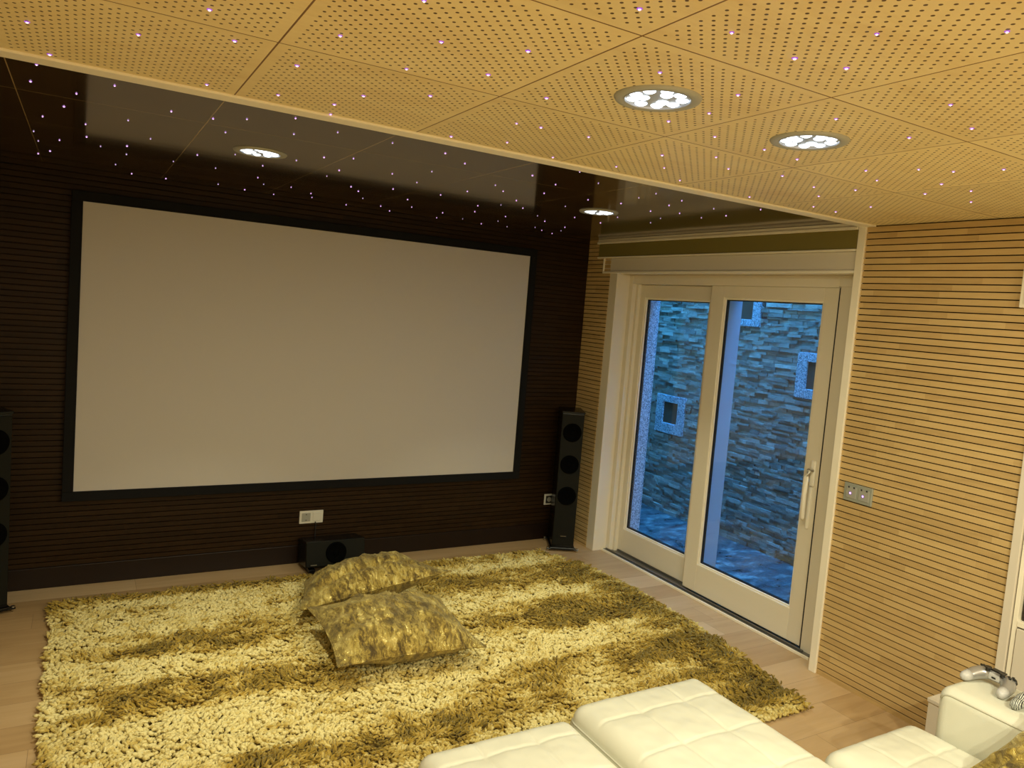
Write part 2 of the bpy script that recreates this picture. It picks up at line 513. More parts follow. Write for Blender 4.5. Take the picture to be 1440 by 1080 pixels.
struct(MB().box((XL, YR, -0.12), (0.20, 0.02, 0)).box((0.20, YR, -0.12), (0.40, -2.46, 0)).build('floor', M_floor))
struct(MB().box((XL, YR, H), (0.10, -2.46, H + 0.10)).build('ceiling', M_ceil))
struct(MB().box((XL, -2.46, HD), (0.42, 0.10, HD + 0.10)).build('ceiling_front', M_dceil))

wb = struct(MB().box((XL, 0.012, -0.1), (0.03, 0.25, 2.5)).build('wall_back', M_dfelt))
slats(0.122, HD, lambda z0, z1: ((XL, 0.0, z0), (0.0, 0.012, z1)), ztop=HD + 0.004).build('slat_panel', M_dslat, wb)
struct(MB().box((XL, -0.016, 0), (0.0, 0.0, 0.122), 0.003).build('baseboard_back', M_dbase))

wr = struct(MB().box((0.010, -3.304, -0.1), (0.40, YT, 2.5)).box((0.010, YR, -0.1), (0.40, -4.62, 2.5))
            .box((0.32, -4.62, -0.1), (0.40, -3.304, 2.5)).box((0.010, -4.62, 2.25), (0.40, -3.304, 2.5)).build('wall_right', M_felt))
slats(0.0, H, lambda z0, z1: ((0.0, -3.304, z0), (0.010, YT, z1))).build('slat_panel', M_slat, wr)
slats(0.0, H, lambda z0, z1: ((0.0, YR, z0), (0.010, -4.62, z1))).build('slat_panel', M_slat, wr)
slats(2.25, H, lambda z0, z1: ((0.0, -4.62, z0), (0.010, -3.304, z1))).build('slat_panel', M_slat, wr)

wc = struct(MB().box((0.010, -0.30, -0.1), (0.40, 0.25, 2.5)).build('wall_right_corner', M_felt))
slats(0.0, HD, lambda z0, z1: ((0.0, -0.297, z0), (0.010, 0.0, z1)), ztop=HD + 0.004).build('slat_panel', M_slat, wc)
struct(MB().box((0.06, YT, 2.125), (0.40, -0.30, 2.6)).build('wall_door_head', M_plaster))

struct(MB().box((XL - 0.15, YR, -0.1), (XL, 0.25, 2.5)).build('wall_left', M_plaster))
struct(MB().box((XL - 0.15, YR - 0.15, -0.1), (0.4, YR, 2.5)).build('wall_rear', M_plaster))

struct(MB().box((-0.012, -2.441, 0), (0.15, -2.399, H + 0.01), 0.002).build('trim_1', M_trim))
struct(MB().box((XL, -2.492, 2.361), (-0.002, -2.418, 2.40), 0.003).build('trim_2', M_trim))
struct(MB().box((0.003, -0.388, 0), (0.14, -0.298, 2.135), 0.003).build('trim_3', M_white))

# ------------------------------------------------------------------ sliding door
door = thing('door_1', kind='structure')
def bar_frame(mb, x0, x1, y0, y1, z0, z1, gy0, gy1, gz0, gz1, bev=0.004):
    """a sash from four bars around a glass opening"""
    mb.box((x0, y0, z0), (x1, gy0, z1), bev)
    mb.box((x0, gy1, z0), (x1, y1, z1), bev)
    mb.box((x0, gy0 - 0.002, z0), (x1, gy1 + 0.002, gz0), bev)
    mb.box((x0, gy0 - 0.002, gz1), (x1, gy1 + 0.002, z1), bev)
    return mb
fr = MB()
fr.box((0.125, -0.43, 0.0), (0.26, -0.30, 2.13), 0.003)
fr.box((0.160, -0.455, 0.0), (0.258, -0.428, 2.063), 0.003)
fr.box((0.139, YT, 0.0), (0.26, -2.221, 2.13), 0.001)
fr.box((0.127, YT, 2.068), (0.26, -2.215, 2.13), 0.002)
fr.box((0.127, -2.2145, 2.062), (0.26, -0.429, 2.13), 0.003)
fr.build('frame', M_white, door)
th = MB()
th.box((0.095, -2.30, -0.03), (0.30, -0.30, 0.010))
for x in (0.118, 0.185, 0.245):
    th.box((x, -2.25, 0.008), (x + 0.012, -0.40, 0.020), 0.002)
th.build('threshold', M_alu, door)
MB().box((0.084, -2.32, -0.02), (0.096, -0.385, 0.014), 0.002).build('threshold_edge', M_trim, door)
MB().box((0.142, -2.2205, 0.024), (0.178, -2.2115, 2.062)).build('seal', M_gasket, door)

def sash(name, x0, x1, y0, y1, z0, z1, gy0, gy1, gz0, gz1):
    s = bar_frame(MB(), x0, x1, y0, y1, z0, z1, gy0, gy1, gz0, gz1).build(name, M_white, door)
    xm = (x0 + x1) / 2
    b = 0.012
    bead = MB()
    bar_frame(bead, x0 + 0.008, xm - 0.003, gy0 - 0.004, gy1 + 0.004, gz0 - 0.004, gz1 + 0.004, gy0 + b, gy1 - b, gz0 + b, gz1 - b, 0.003)
    bead.build('glazing_bead', M_trim, s)
    seal = MB()
    bar_frame(seal, xm - 0.004, x1 - 0.006, gy0 - 0.004, gy1 + 0.004, gz0 - 0.004, gz1 + 0.004, gy0 + b + 0.006, gy1 - b - 0.006, gz0 + b + 0.006, gz1 - b - 0.006, 0)
    seal.build('gasket', M_gasket, s)
    MB().box((xm, gy0, gz0), (xm + 0.004, gy1, gz1)).build('pane', M_glass, s)
    return s
fs = sash('fixed_sash', 0.188, 0.240, -1.262, -0.425, 0.022, 2.060, -1.185, -0.508, 0.195, 1.965)
ss = sash('sliding_sash', 0.140, 0.184, -2.212, -1.240, 0.024, 2.062, -2.118, -1.358, 0.212, 1.985)
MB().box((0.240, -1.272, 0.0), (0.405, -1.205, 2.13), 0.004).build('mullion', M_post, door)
hd = MB()
hd.box((0.124, -2.196, 0.945), (0.141, -2.164, 1.092), 0.007, 3)
hdo = hd.build('handle_plate', M_trim, ss, smooth=0.7)
MB().lathe([(0.0, 0), (0.013, 0), (0.013, 0.03), (0.0, 0.03)], 20, T(0.125, -2.18, 1.035) @ rotY(-PI / 2)).build('handle_hub', M_chrome, hdo, smooth=0.7)
MB().tube([(0.10, -2.18, 1.035), (0.092, -2.18, 1.03), (0.082, -2.18, 1.0), (0.080, -2.18, 0.90), (0.084, -2.18, 0.77), (0.088, -2.18, 0.755)],
          [0.009, 0.0115, 0.012, 0.012, 0.0115, 0.006], 14).build('handle_lever', M_trim, hdo, smooth=True)
MB().box((0.128, -2.186, 0.70), (0.141, -2.168, 0.94), 0.004).build('handle_cover', M_trim, hdo)

# ------------------------------------------------------------------ courtyard outside
def courtyard():
    rnd = random.Random(5)
    mb = bmesh.new()
    def stone(x0, x1, y0, y1, z0, z1):
        vs = [mb.verts.new(p) for p in ((x0, y0, z0), (x1, y0, z0), (x1, y1, z0), (x0, y1, z0), (x0, y0, z1), (x1, y0, z1), (x1, y1, z1), (x0, y1, z1))]
        for f in ((0, 3, 2, 1), (4, 5, 6, 7), (0, 1, 5, 4), (1, 2, 6, 5), (2, 3, 7, 6), (3, 0, 4, 7)):
            mb.faces.new([vs[i] for i in f])
    holes = [(0.332, 0.535, 0.84, 1.04), (-0.545 + 0.09, -0.19, 1.872, 2.14), (-1.30, -1.06, 1.375, 1.575)]
    z = -0.04
    while z < 4.4:
        h = rnd.choice((0.018, 0.022, 0.028, 0.034))
        y = -3.6 + rnd.uniform(-0.1, 0)
        while y < 2.6:
            w = rnd.uniform(0.04, 0.17)
            d = rnd.uniform(0.0, 0.028)
            if not any(y + w > a and y < b and z + h > c and z < e for a, b, c, e in holes):
                stone(1.42 - d, 1.48, y + 0.001, y + w - 0.001, z + 0.0008, z + h - 0.0008)
            y += w
        z += h
    me = bpy.data.meshes.new('wall_courtyard')
    mb.to_mesh(me)
    mb.free()
    return link('wall_courtyard', me, M_ledge)
struct(courtyard())
struct(MB().box((1.60, -3.7, -0.1), (1.80, 2.7, 4.4)).box((0.40, 2.6, -0.1), (1.7, 2.75, 4.4)).box((0.40, -3.75, -0.1), (1.7, -3.6, 4.4)).build('wall_courtyard_core', M_niche))
struct(MB().box((0.30, -3.7, -0.12), (1.62, 2.7, -0.012)).build('patio_ground', M_patio))
struct(MB().box((0.262, -0.44, -0.05), (0.402, -0.30, 2.13), 0.003).build('trim_4', M_granite))
struct(MB().box((0.30, -0.30, -0.1), (0.402, 2.7, 4.4)).box((0.30, YT, 2.13), (0.402, -0.30, 4.4)).box((0.30, -3.7, -0.1), (0.402, YT, 4.4)).build('wall_facade', M_plaster))
def niche(name, y0, y1, z0, z1, oy0, oy1, oz0, oz1):
    n = thing(name, kind='structure')
    x0, x1 = 1.388, 1.50
    m = MB()
    m.box((x0, y0, z0), (x1, oy0, z1), 0.003)
    m.box((x0, oy1, z0), (x1, y1, z1), 0.003)
    m.box((x0, oy0, z0), (x1, oy1, oz0), 0.003)
    m.box((x0, oy0, oz1), (x1, oy1, z1), 0.003)
    m.build('surround', M_granite, n)
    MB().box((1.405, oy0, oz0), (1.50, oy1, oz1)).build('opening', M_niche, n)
niche('window_1', 0.245, 0.63, 0.745, 1.105, 0.335, 0.535, 0.84, 1.04)
niche('window_2', -0.54, -0.10, 1.815, 2.20, -0.455, -0.19, 1.872, 2.14)
niche('window_3', -1.35, -0.962, 1.295, 1.65, -1.29, -1.055, 1.37, 1.58)

# ================================================================== THINGS
# ------------------------------------------------------------------ projection screen
sc = thing('projection_screen', (-2.005, -0.001, 1.383), 0, 'large blank projection screen with black velvet frame on the dark wall', 'projection screen')
hw, hh, fw = 1.505, 0.877, 0.056
f = MB()
f.box((-hw, -0.045, hh - fw), (hw, 0, hh), 0.003)
f.box((-hw, -0.045, -hh), (hw, 0, -hh + fw), 0.003)
f.box((-hw, -0.045, -hh + fw), (-hw + fw, 0, hh - fw), 0.003)
f.box((hw - fw, -0.045, -hh + fw), (hw, 0, hh - fw), 0.003)
f.build('frame', M_black, sc)
MB().box((-hw + fw - 0.004, -0.034, -hh + fw - 0.004), (hw - fw + 0.004, -0.028, hh - fw + 0.004)).build('screen_surface', M_screen, sc)

# ------------------------------------------------------------------ blinds above the door
bl = thing('folded_blind', (0, -1.265, 2.30), 0, 'olive fabric blind folded up between white rails under the ceiling', 'blind')
MB().box((-0.022, -1.132, 0.052), (0.055, 1.135, 0.068), 0.003).box((-0.014, -1.132, 0.066), (0.055, 1.135, 0.0875), 0.003).build('head_rail', M_trim, bl)
MB().box((-0.006, -1.128, -0.047), (0.045, 1.128, 0.053), 0.006).build('cloth', M_olive, bl)
MB().box((-0.014, -1.130, -0.058), (0.050, 1.130, -0.046), 0.003).build('bottom_rail', M_trim, bl)
sb = thing('shutter_box', (0, -1.31, 2.19), 0, 'long white shutter box over the sliding glass door', 'shutter box')
MB().box((0.002, -1.088, -0.048), (0.058, 1.088, 0.051), 0.004).build('cover', M_white2, sb)
MB().box((-0.010, -1.088, -0.062), (0.058, 1.095, -0.047), 0.003).build('lip', M_trim, sb)
MB().box((-0.010, 1.086, -0.062), (0.058, 1.098, 0.051), 0.003).build('end_cap', M_trim, sb)

# ------------------------------------------------------------------ downlights
def downlight(label, group):
    t = thing('ceiling_downlight', label=label, cat='downlight', group=group)
    MB().lathe([(0.084, 0.004), (0.084, -0.004), (0.094, -0.0075), (0.108, -0.006), (0.112, 0.0), (0.112, 0.004)], 56).build('ring', M_silver, t, smooth=0.9)
    MB().lathe([(0.0, 0.002), (0.083, 0.002), (0.0865, -0.006), (0.0835, -0.006), (0.081, -0.001), (0.0, -0.001)], 48).build('reflector', M_reflector, t, smooth=0.9)
    spots = [(0.064 * math.cos(k * 2 * PI / 9 + 0.2), 0.064 * math.sin(k * 2 * PI / 9 + 0.2)) for k in range(9)] + \
            [(0.036 * math.cos(k * 2 * PI / 3 + 0.5), 0.036 * math.sin(k * 2 * PI / 3 + 0.5)) for k in range(3)]
    first = None
    for sx, sy in spots:
        if first is None:
            first = MB().lathe([(0.0, -0.007), (0.009, -0.0062), (0.0155, -0.003), (0.0165, -0.001), (0.0, -0.001)], 20).build('led_lens', M_led, t, smooth=True)
            first.location = (sx, sy, 0)
        else:
            c = first.copy()
            COL.objects.link(c)
            c.parent = t
            c.location = (sx, sy, 0)
    return t
dl0 = downlight('', 'recessed ceiling downlights')
LB = ['round recessed downlight in the wood ceiling, nearer the screen side of the room centre',
      'round recessed downlight in the wood ceiling, nearer the slatted wall and door']
for i, (x, y) in enumerate(LIGHTS_WOOD + LIGHTS_DARK):
    o = dl0 if i == 0 else copy_tree(dl0)
    dark = i >= len(LIGHTS_WOOD)
    o.location = (x, y, HD if dark else H)
    if i == 0: o['label'] = 'left of the two round recessed downlights in the perforated wood ceiling'
    elif i == 1: o['label'] = 'right of the two round recessed downlights in the perforated wood ceiling'
    elif not dark: o['label'] = 'unseen fill downlight added in the wood ceiling over the rear of the room'
    elif i == len(LIGHTS_WOOD): o['label'] = 'left recessed downlight in the dark glossy ceiling above the screen'
    else: o['label'] = 'right recessed downlight in the dark glossy ceiling beside the door'

# ------------------------------------------------------------------ star lights
def star(name, core, halo, rc, rh):
    mb = MB().lathe([(rh, 0.0), (rh * 0.9, -0.0012), (rc, -0.0014)], 12)
    n_halo = len(mb.bm.faces)
    mb.lathe([(rc, -0.0014), (rc * 0.75, -0.003), (0.0, -0.004)], 12)
    o = mb.build(name, halo)
    o.data.materials.append(core)
    for p in o.data.polygons:
        r = math.hypot(p.center.x, p.center.y)
        p.material_index = 1 if r < rc else 0
    return o
sd = star('star_light', M_star, M_starhalo, 0.0030, 0.0050)
sd2 = star('star_light', M_starw, M_starhalo, 0.0026, 0.0034)
sl = star('star_light', M_star, M_starhalo, 0.0034, 0.0062)
rnd = random.Random(3)
def place_stars(pts, z, protos, label, group):
    for p in protos:
        tag(p, label, 'star light', group)
    used = set()
    for x, y in pts:
        p = protos[0] if len(protos) == 1 or rnd.random() < 0.68 else protos[1]
        o = p if p.name not in used else p.copy()
        if o is not p:
            COL.objects.link(o)
        used.add(p.name)
        o.location = (x, y, z)
        k = rnd.uniform(0.72, 1.1)
        o.scale = (k, k, 1)
place_stars(STARS_DARK, HD, [sd, sd2], 'tiny violet star light set in the dark glossy ceiling', 'star lights in the dark ceiling')
place_stars(STARS_LIGHT, H, [sl], 'tiny violet star light set in the perforated wood ceiling', 'star lights in the wood ceiling')

# ------------------------------------------------------------------ loudspeakers
def woofer(mb_m, parent, r, M):
    w = MB().lathe([(r, 0.0), (r, 0.004), (r * 0.93, 0.010), (r * 0.84, 0.010), (r * 0.76, 0.005), (r * 0.32, 0.002), (0.0, 0.002)], 40, M).build('woofer', M_cone, parent, smooth=0.9)
    MB().lathe([(r * 0.32, 0.002), (r * 0.26, 0.007), (0.0, 0.011)], 24, M).build('dust_cap', M_cone, w, smooth=True)
    return w
def tower(label, loc, rz):
    t = thing('tower_speaker', loc, rz, label, 'loudspeaker', 'tower loudspeakers')
    w, d, h = 0.168, 0.26, 1.06
    MB().box((-w / 2, -d / 2, 0.03), (w / 2, d / 2, h), 0.006, 3).build('cabinet', M_spkside, t)
    MB().box((-w / 2 + 0.003, -d / 2 - 0.006, 0.05), (w / 2 - 0.003, -d / 2 + 0.004, h - 0.012), 0.003).build('baffle', M_spk, t)
    MB().box((-w / 2 - 0.004, -d / 2 - 0.008, h - 0.002), (w / 2 + 0.004, d / 2 + 0.004, h + 0.014), 0.004).build('top_cap', M_spkside, t)
    for z in (0.915, 0.672, 0.432):
        woofer(None, t, 0.070, T(0, -d / 2 - 0.006, z) @ rotX(PI / 2))
    MB().box((-0.022, -d / 2 - 0.0085, 0.118), (0.022, -d / 2 - 0.005, 0.123)).build('badge', M_chrome, t)
    MB().box((-w / 2 - 0.012, -d / 2 - 0.01, 0.014), (w / 2 + 0.012, d / 2 + 0.004, 0.032), 0.004).build('plinth', M_spkside, t)
    for sx in (-1, 1):
        for sy in (-1, 1):
            f = MB().box((min(sx * w / 2, sx * (w / 2 + 0.035)), sy * d / 2 - 0.012, 0.014), (max(sx * w / 2, sx * (w / 2 + 0.035)), sy * d / 2 + 0.012, 0.024), 0.003).build('foot', M_spkside, t)
            MB().lathe([(0.0, 0.0), (0.004, 0.003), (0.011, 0.012), (0.011, 0.03), (0.0, 0.032)], 14, T(sx * (w / 2 + 0.025), sy * d / 2, 0)).build('spike', M_chrome, f, smooth=0.7)
    return t
tower('black tower speaker in the corner beside the sliding door', (-0.183, -0.215, 0), math.radians(-27))
tower('black tower speaker standing left of the screen, cut off by the photo edge', (-3.862, -0.235, 0), math.radians(24))

cs = thing('center_speaker', (-1.965, -0.155, 0.012), 0, 'low black center speaker on the floor below the screen', 'loudspeaker')
M = T(0, 0, 0.02) @ rotX(math.radians(-9))
MB().box((-0.195, -0.10, 0.0), (0.195, 0.10, 0.165), 0.006, 3, M).build('cabinet', M_spkside, cs)
MB().box((-0.192, -0.107, 0.004), (0.192, -0.096, 0.161), 0.003, 2, M).build('baffle', M_spk, cs)
woofer(None, cs, 0.068, M @ T(0.0, -0.107, 0.084) @ rotX(PI / 2))
MB().box((-0.165, -0.110, 0.012), (-0.125, -0.106, 0.018), 0, 2, M).build('badge', M_chrome, cs)
for sx in (-0.15, 0.15):
    MB().box((sx - 0.02, -0.10, -0.012), (sx + 0.02, 0.08, 0.02), 0.003).build('foot', M_spkside, cs)
tag(MB().tube([(-2.048, -0.014, 0.275), (-2.046, -0.022, 0.262), (-2.045, -0.020, 0.22), (-2.047, -0.024, 0.18), (-2.046, -0.030, 0.14), (-2.046, -0.036, 0.10)], 0.0035, 8).build('speaker_cable', M_gasket, smooth=True),
    'black cable hanging from the wall plate down behind the center speaker', 'cable')

# ------------------------------------------------------------------ sockets
def socket_face(parent, cx, mplate):
    so = MB().box((cx - 0.029, -0.013, -0.029), (cx + 0.029, -0.008, 0.029), 0.002).build('socket', mplate, parent)
    MB().lathe([(0.021, 0.0), (0.021, 0.002), (0.019, 0.002), (0.0175, -0.001), (0.0, -0.001)], 28, T(cx, -0.0125, 0) @ rotX(PI / 2)).build('recess', M_plategrey, so, smooth=0.6)
    pin = MB()
    for s in (-1, 1):
        pin.lathe([(0.0035, 0.0), (0.0, 0.0)], 10, T(cx + s * 0.0095, -0.0128, 0) @ rotX(PI / 2))
        pin.box((cx - 0.003, -0.0155, s * 0.019 - 0.0025), (cx + 0.003, -0.012, s * 0.019 + 0.0025))
    pin.build('pin_hole', M_slot, so)
    return so
w1 = thing('wall_outlet', (-2.074, 0.0, 0.308), 0, 'white double wall plate with socket and switch under the screen centre', 'wall outlet')
MB().box((-0.079, -0.010, -0.043), (0.079, 0.0, 0.043), 0.003).build('plate', M_plate, w1)
socket_face(w1, -0.036, M_plategrey)
MB().box((0.010, -0.0145, -0.028), (0.063, -0.008, 0.029), 0.003).build('switch', M_plate, w1)
w2 = thing('wall_outlet', (-0.150, 0.0, 0.316), 0, 'white double wall plate half hidden behind the tower speaker by the door', 'wall outlet')
MB().box((-0.079, -0.010, -0.043), (0.079, 0.0, 0.043), 0.003).build('plate', M_plate, w2)
b2 = MB().box((-0.066, -0.0125, -0.030), (-0.008, -0.008, 0.030), 0.002).build('socket', M_slot, w2)
MB().lathe([(0.019, 0.0), (0.019, 0.003), (0.012, 0.004), (0.0, 0.004)], 24, T(-0.037, -0.012, 0) @ rotX(PI / 2)).build('recess', M_plategrey, b2, smooth=0.6)
MB().box((0.008, -0.0125, -0.030), (0.066, -0.008, 0.030), 0.002).build('switch', M_plate, w2)
w3 = thing('wall_outlet', (0.0, -2.567, 1.008), 0, 'silver double wall plate with two violet indicator lights on the slatted wall', 'wall outlet')
MB().box((-0.011, -0.080, -0.046), (0.0, 0.080, 0.046), 0.003).build('plate', M_plateslv, w3)
for cy in (0.036, -0.036):
    k = MB().box((-0.0145, cy - 0.029, -0.030), (-0.008, cy + 0.029, 0.030), 0.002).build('switch', M_plategrey, w3)
    MB().lathe([(0.0, 0.003), (0.0035, 0.002), (0.0045, 0.0)], 12, T(-0.0145, cy + 0.003, -0.004) @ rotY(-PI / 2)).build('indicator_light', M_indicator, k, smooth=True)
    MB().lathe([(0.0045, 0.0), (0.007, 0.0006), (0.0045, 0.0012)], 14, T(-0.0145, cy + 0.003, -0.004) @ rotY(-PI / 2)).build('indicator_halo', M_starhalo, k)  # glow around the indicator, added as an emitting ring
    MB().box((-0.0155, cy - 0.020, 0.022), (-0.014, cy - 0.012, 0.030)).box((-0.0155, cy + 0.010, 0.022), (-0.014, cy + 0.018, 0.030)).build('latch', M_slot, k)

# ------------------------------------------------------------------ shaggy rug
RX0, RX1, RY0, RY1 = -3.55, -0.285, -2.715, -0.285
def rug_tone(x, y):
    """0 cream .. 1 gold-brown, numpy arrays"""
    out = np.zeros_like(x)
    for cx, cy, rx, ry, a in [(-2.90, -1.02, 0.42, 0.13, .85), (-2.30, -0.98, 0.35, 0.10, .5), (-2.92, -1.50, 0.46, 0.15, .95), (-2.45, -1.62, 0.25, 0.12, .6),
                              (-2.45, -2.22, 0.55, 0.15, .8), (-3.3, -1.55, 0.15, 0.12, .45), (-3.05, -2.45, 0.35, 0.12, .6),
                              (-0.95, -0.74, 0.62, 0.15, .9), (-1.05, -1.32, 0.62, 0.15, .95), (-0.75, -1.42, 0.40, 0.14, .6),
                              (-1.05, -1.95, 0.55, 0.12, .75), (-1.75, -2.12, 0.45, 0.12, .7), (-0.55, -2.05, 0.45, 0.22, .75), (-0.70, -2.45, 0.70, 0.20, .9), (-0.42, -2.6, 0.35, 0.15, .55),
                              (-1.6, -2.55, 0.5, 0.13, .6), (-0.32, -1.15, 0.10, 0.9, .5), (-1.55, -0.62, 0.25, 0.10, .5),
                              (-2.1, -0.33, 1.7, 0.10, .95), (-0.38, -1.35, 0.16, 1.2, .6), (-3.5, -0.45, 0.12, 0.10, .5), (-3.45, -1.9, 0.08, 0.5, .25)]:
        out += a * np.exp(-(((x - cx) / rx) ** 4 + ((y - cy) / ry) ** 4))
    return out
def field(x, y, fx, fy, seed):
    return np.array([noise.noise(Vector((a * fx, b * fy, seed))) for a, b in zip(x, y)])
def make_rug():
    r = thing('shag_rug', label='large shaggy rug in gold and cream bands on the oak floor', cat='rug')
    MB().box((RX0 + 0.03, RY0 + 0.03, 0.001), (RX1 - 0.13, RY1 - 0.03, 0.012)).build('backing', M_rugback, r)
    rng = np.random.default_rng(11)
    nx, ny = 330, 246
    gx, gy = np.meshgrid(np.linspace(RX0 + 0.02, RX1 - 0.02, nx), np.linspace(RY0 + 0.02, RY1 - 0.02, ny))
    x = gx.ravel() + rng.normal(0, 0.004, gx.size)
    y = gy.ravel() + rng.normal(0, 0.004, gx.size)
    xmax = -0.20 - 0.14 * ((y + 1.45) / 1.2) ** 2
    x = x + (xmax - RX1) * (x - RX0) / (RX1 - RX0)
    keep = ~((x > -0.42) & (y > -0.43)) & ~((x > -0.36) & (y > -0.60))
    x, y, xmax = x[keep], y[keep], xmax[keep]
    n = x.size
    warp = field(x, y, 1.3, 3.0, 3.1)
    n1 = field(x, y, 3.0, 9.0, 1.7)
    n2 = field(x, y, 12.0, 26.0, 5.2)
    lump = field(x, y, 34.0, 46.0, 8.8)
    tone = 0.62 * rug_tone(x + 0.2 * n1, y + warp * 0.09) + 0.34 * n1 + 0.48 * n2 + 0.12
    tone = np.clip(tone, 0, 1)
    gold = np.clip((tone - 0.3) * 2, 0, 1)
    # strand: direction of lean follows a smooth field, so the pile clumps
    ang = field(x, y, 5.0, 6.0, 12.3) * 6.5 + rng.normal(0, 0.55, n) - 1.2
    lean = np.clip(rng.normal(0.85, 0.18, n) + 0.25 * (1 - gold), 0.3, 1.3)
    L = (0.030 + 0.012 * gold) * rng.uniform(0.7, 1.25, n) * (1 + 0.3 * lump)
    rad = (0.0074 - 0.0024 * gold) * rng.uniform(0.75, 1.2, n)
    edge = np.minimum(np.minimum(x - RX0, xmax - x), np.minimum(y - RY0, RY1 - y))
    base = 0.010 + 0.010 * (0.5 + lump) * np.clip(edge / 0.05, 0.2, 1)
    # yarn gathers in clumps a few centimetres wide
    cs, ct = 0.040, 0.026
    yy = y / ct
    iy = np.floor(yy)
    xx = x / cs + 0.5 * (iy % 2)
    ix = np.floor(xx)
    hsh = np.sin(ix * 127.1 + iy * 311.7) * 43758.5453
    j1 = hsh - np.floor(hsh)
    hsh2 = np.sin(ix * 269.5 + iy * 183.3) * 43758.5453
    j2 = hsh2 - np.floor(hsh2)
    ox = (ix + 0.5 + 0.5 * (j1 - 0.5) - xx) * cs
    oy = (iy + 0.5 + 0.5 * (j2 - 0.5) - yy) * ct
    vx = np.cos(ang) * np.sin(lean) * L * 0.75 + ox * 0.95
    vy = np.sin(ang) * np.sin(lean) * L * 0.75 + oy * 0.95
    base = base + 0.007 * (j2 - 0.5)
    hlen = np.hypot(vx, vy) + 1e-6
    ang = np.arctan2(vy, vx)
    lean = np.clip(np.arctan2(hlen, L * 0.62), 0.15, 1.3)
    dx, dy = np.cos(ang) * np.sin(lean), np.sin(ang) * np.sin(lean)
    dz = np.cos(lean)
    K = 4
    ts = [(0.0, 0.75), (0.35, 1.0), (0.72, 0.9)]
    V = np.zeros((n, 3 * K + 1, 3))
    u = np.stack([-np.sin(ang), np.cos(ang), np.zeros(n)], 1)
    w = np.stack([-np.cos(ang) * np.cos(lean), -np.sin(ang) * np.cos(lean), np.sin(lean)], 1)
    root = np.stack([x, y, base], 1)
    bendx = rng.normal(0, 0.25, (n, 1)) * u
    for q, (tt, rr) in enumerate(ts):
        c = root + np.stack([dx, dy, dz * (1 - 0.45 * tt)], 1) * (L * tt)[:, None] + bendx * (L * tt * tt)[:, None]
        for k in range(K):
            a = 2 * PI * k / K
            V[:, q * K + k] = c + (u * math.cos(a) + w * math.sin(a)) * (rad * rr)[:, None]
    V[:, 3 * K] = root + np.stack([dx, dy, dz * 0.5], 1) * L[:, None] + bendx * L[:, None]
    V[:, :, 2] = np.maximum(V[:, :, 2], 0.004)
    nv = 3 * K + 1
    quads = [[q * K + k, q * K + (k + 1) % K, (q + 1) * K + (k + 1) % K, (q + 1) * K + k] for q in range(2) for k in range(K)]
    tris = [[2 * K + k, 2 * K + (k + 1) % K, 3 * K] for k in range(K)]
    off = (np.arange(n) * nv)[:, None]
    qa = np.array(quads).ravel()[None, :] + off
    ta = np.array(tris).ravel()[None, :] + off
    loops = np.concatenate([qa, ta], 1).ravel()
    per = np.array([4] * len(quads) + [3] * len(tris))
    tot = np.tile(per, n)
    start = np.concatenate([[0], np.cumsum(tot)[:-1]])
    me = bpy.data.meshes.new('pile')
    me.vertices.add(n * nv)
    me.vertices.foreach_set('co', V.ravel())
    me.loops.add(loops.size)
    me.loops.foreach_set('vertex_index', loops.astype(np.int32))
    me.polygons.add(tot.size)
    me.polygons.foreach_set('loop_start', start.astype(np.int32))
    me.polygons.foreach_set('use_smooth', np.ones(tot.size, dtype=bool))
    me.update(calc_edges=True)
    at = me.attributes.new('tone', 'FLOAT', 'POINT')
    tv = np.repeat(np.clip(tone + rng.normal(0, 0.10, n), 0, 1), nv)
    at.data.foreach_set('value', tv.astype(np.float32))
    p = link('pile', me, M_yarn, r)
    p['kind'] = 'stuff'
make_rug()

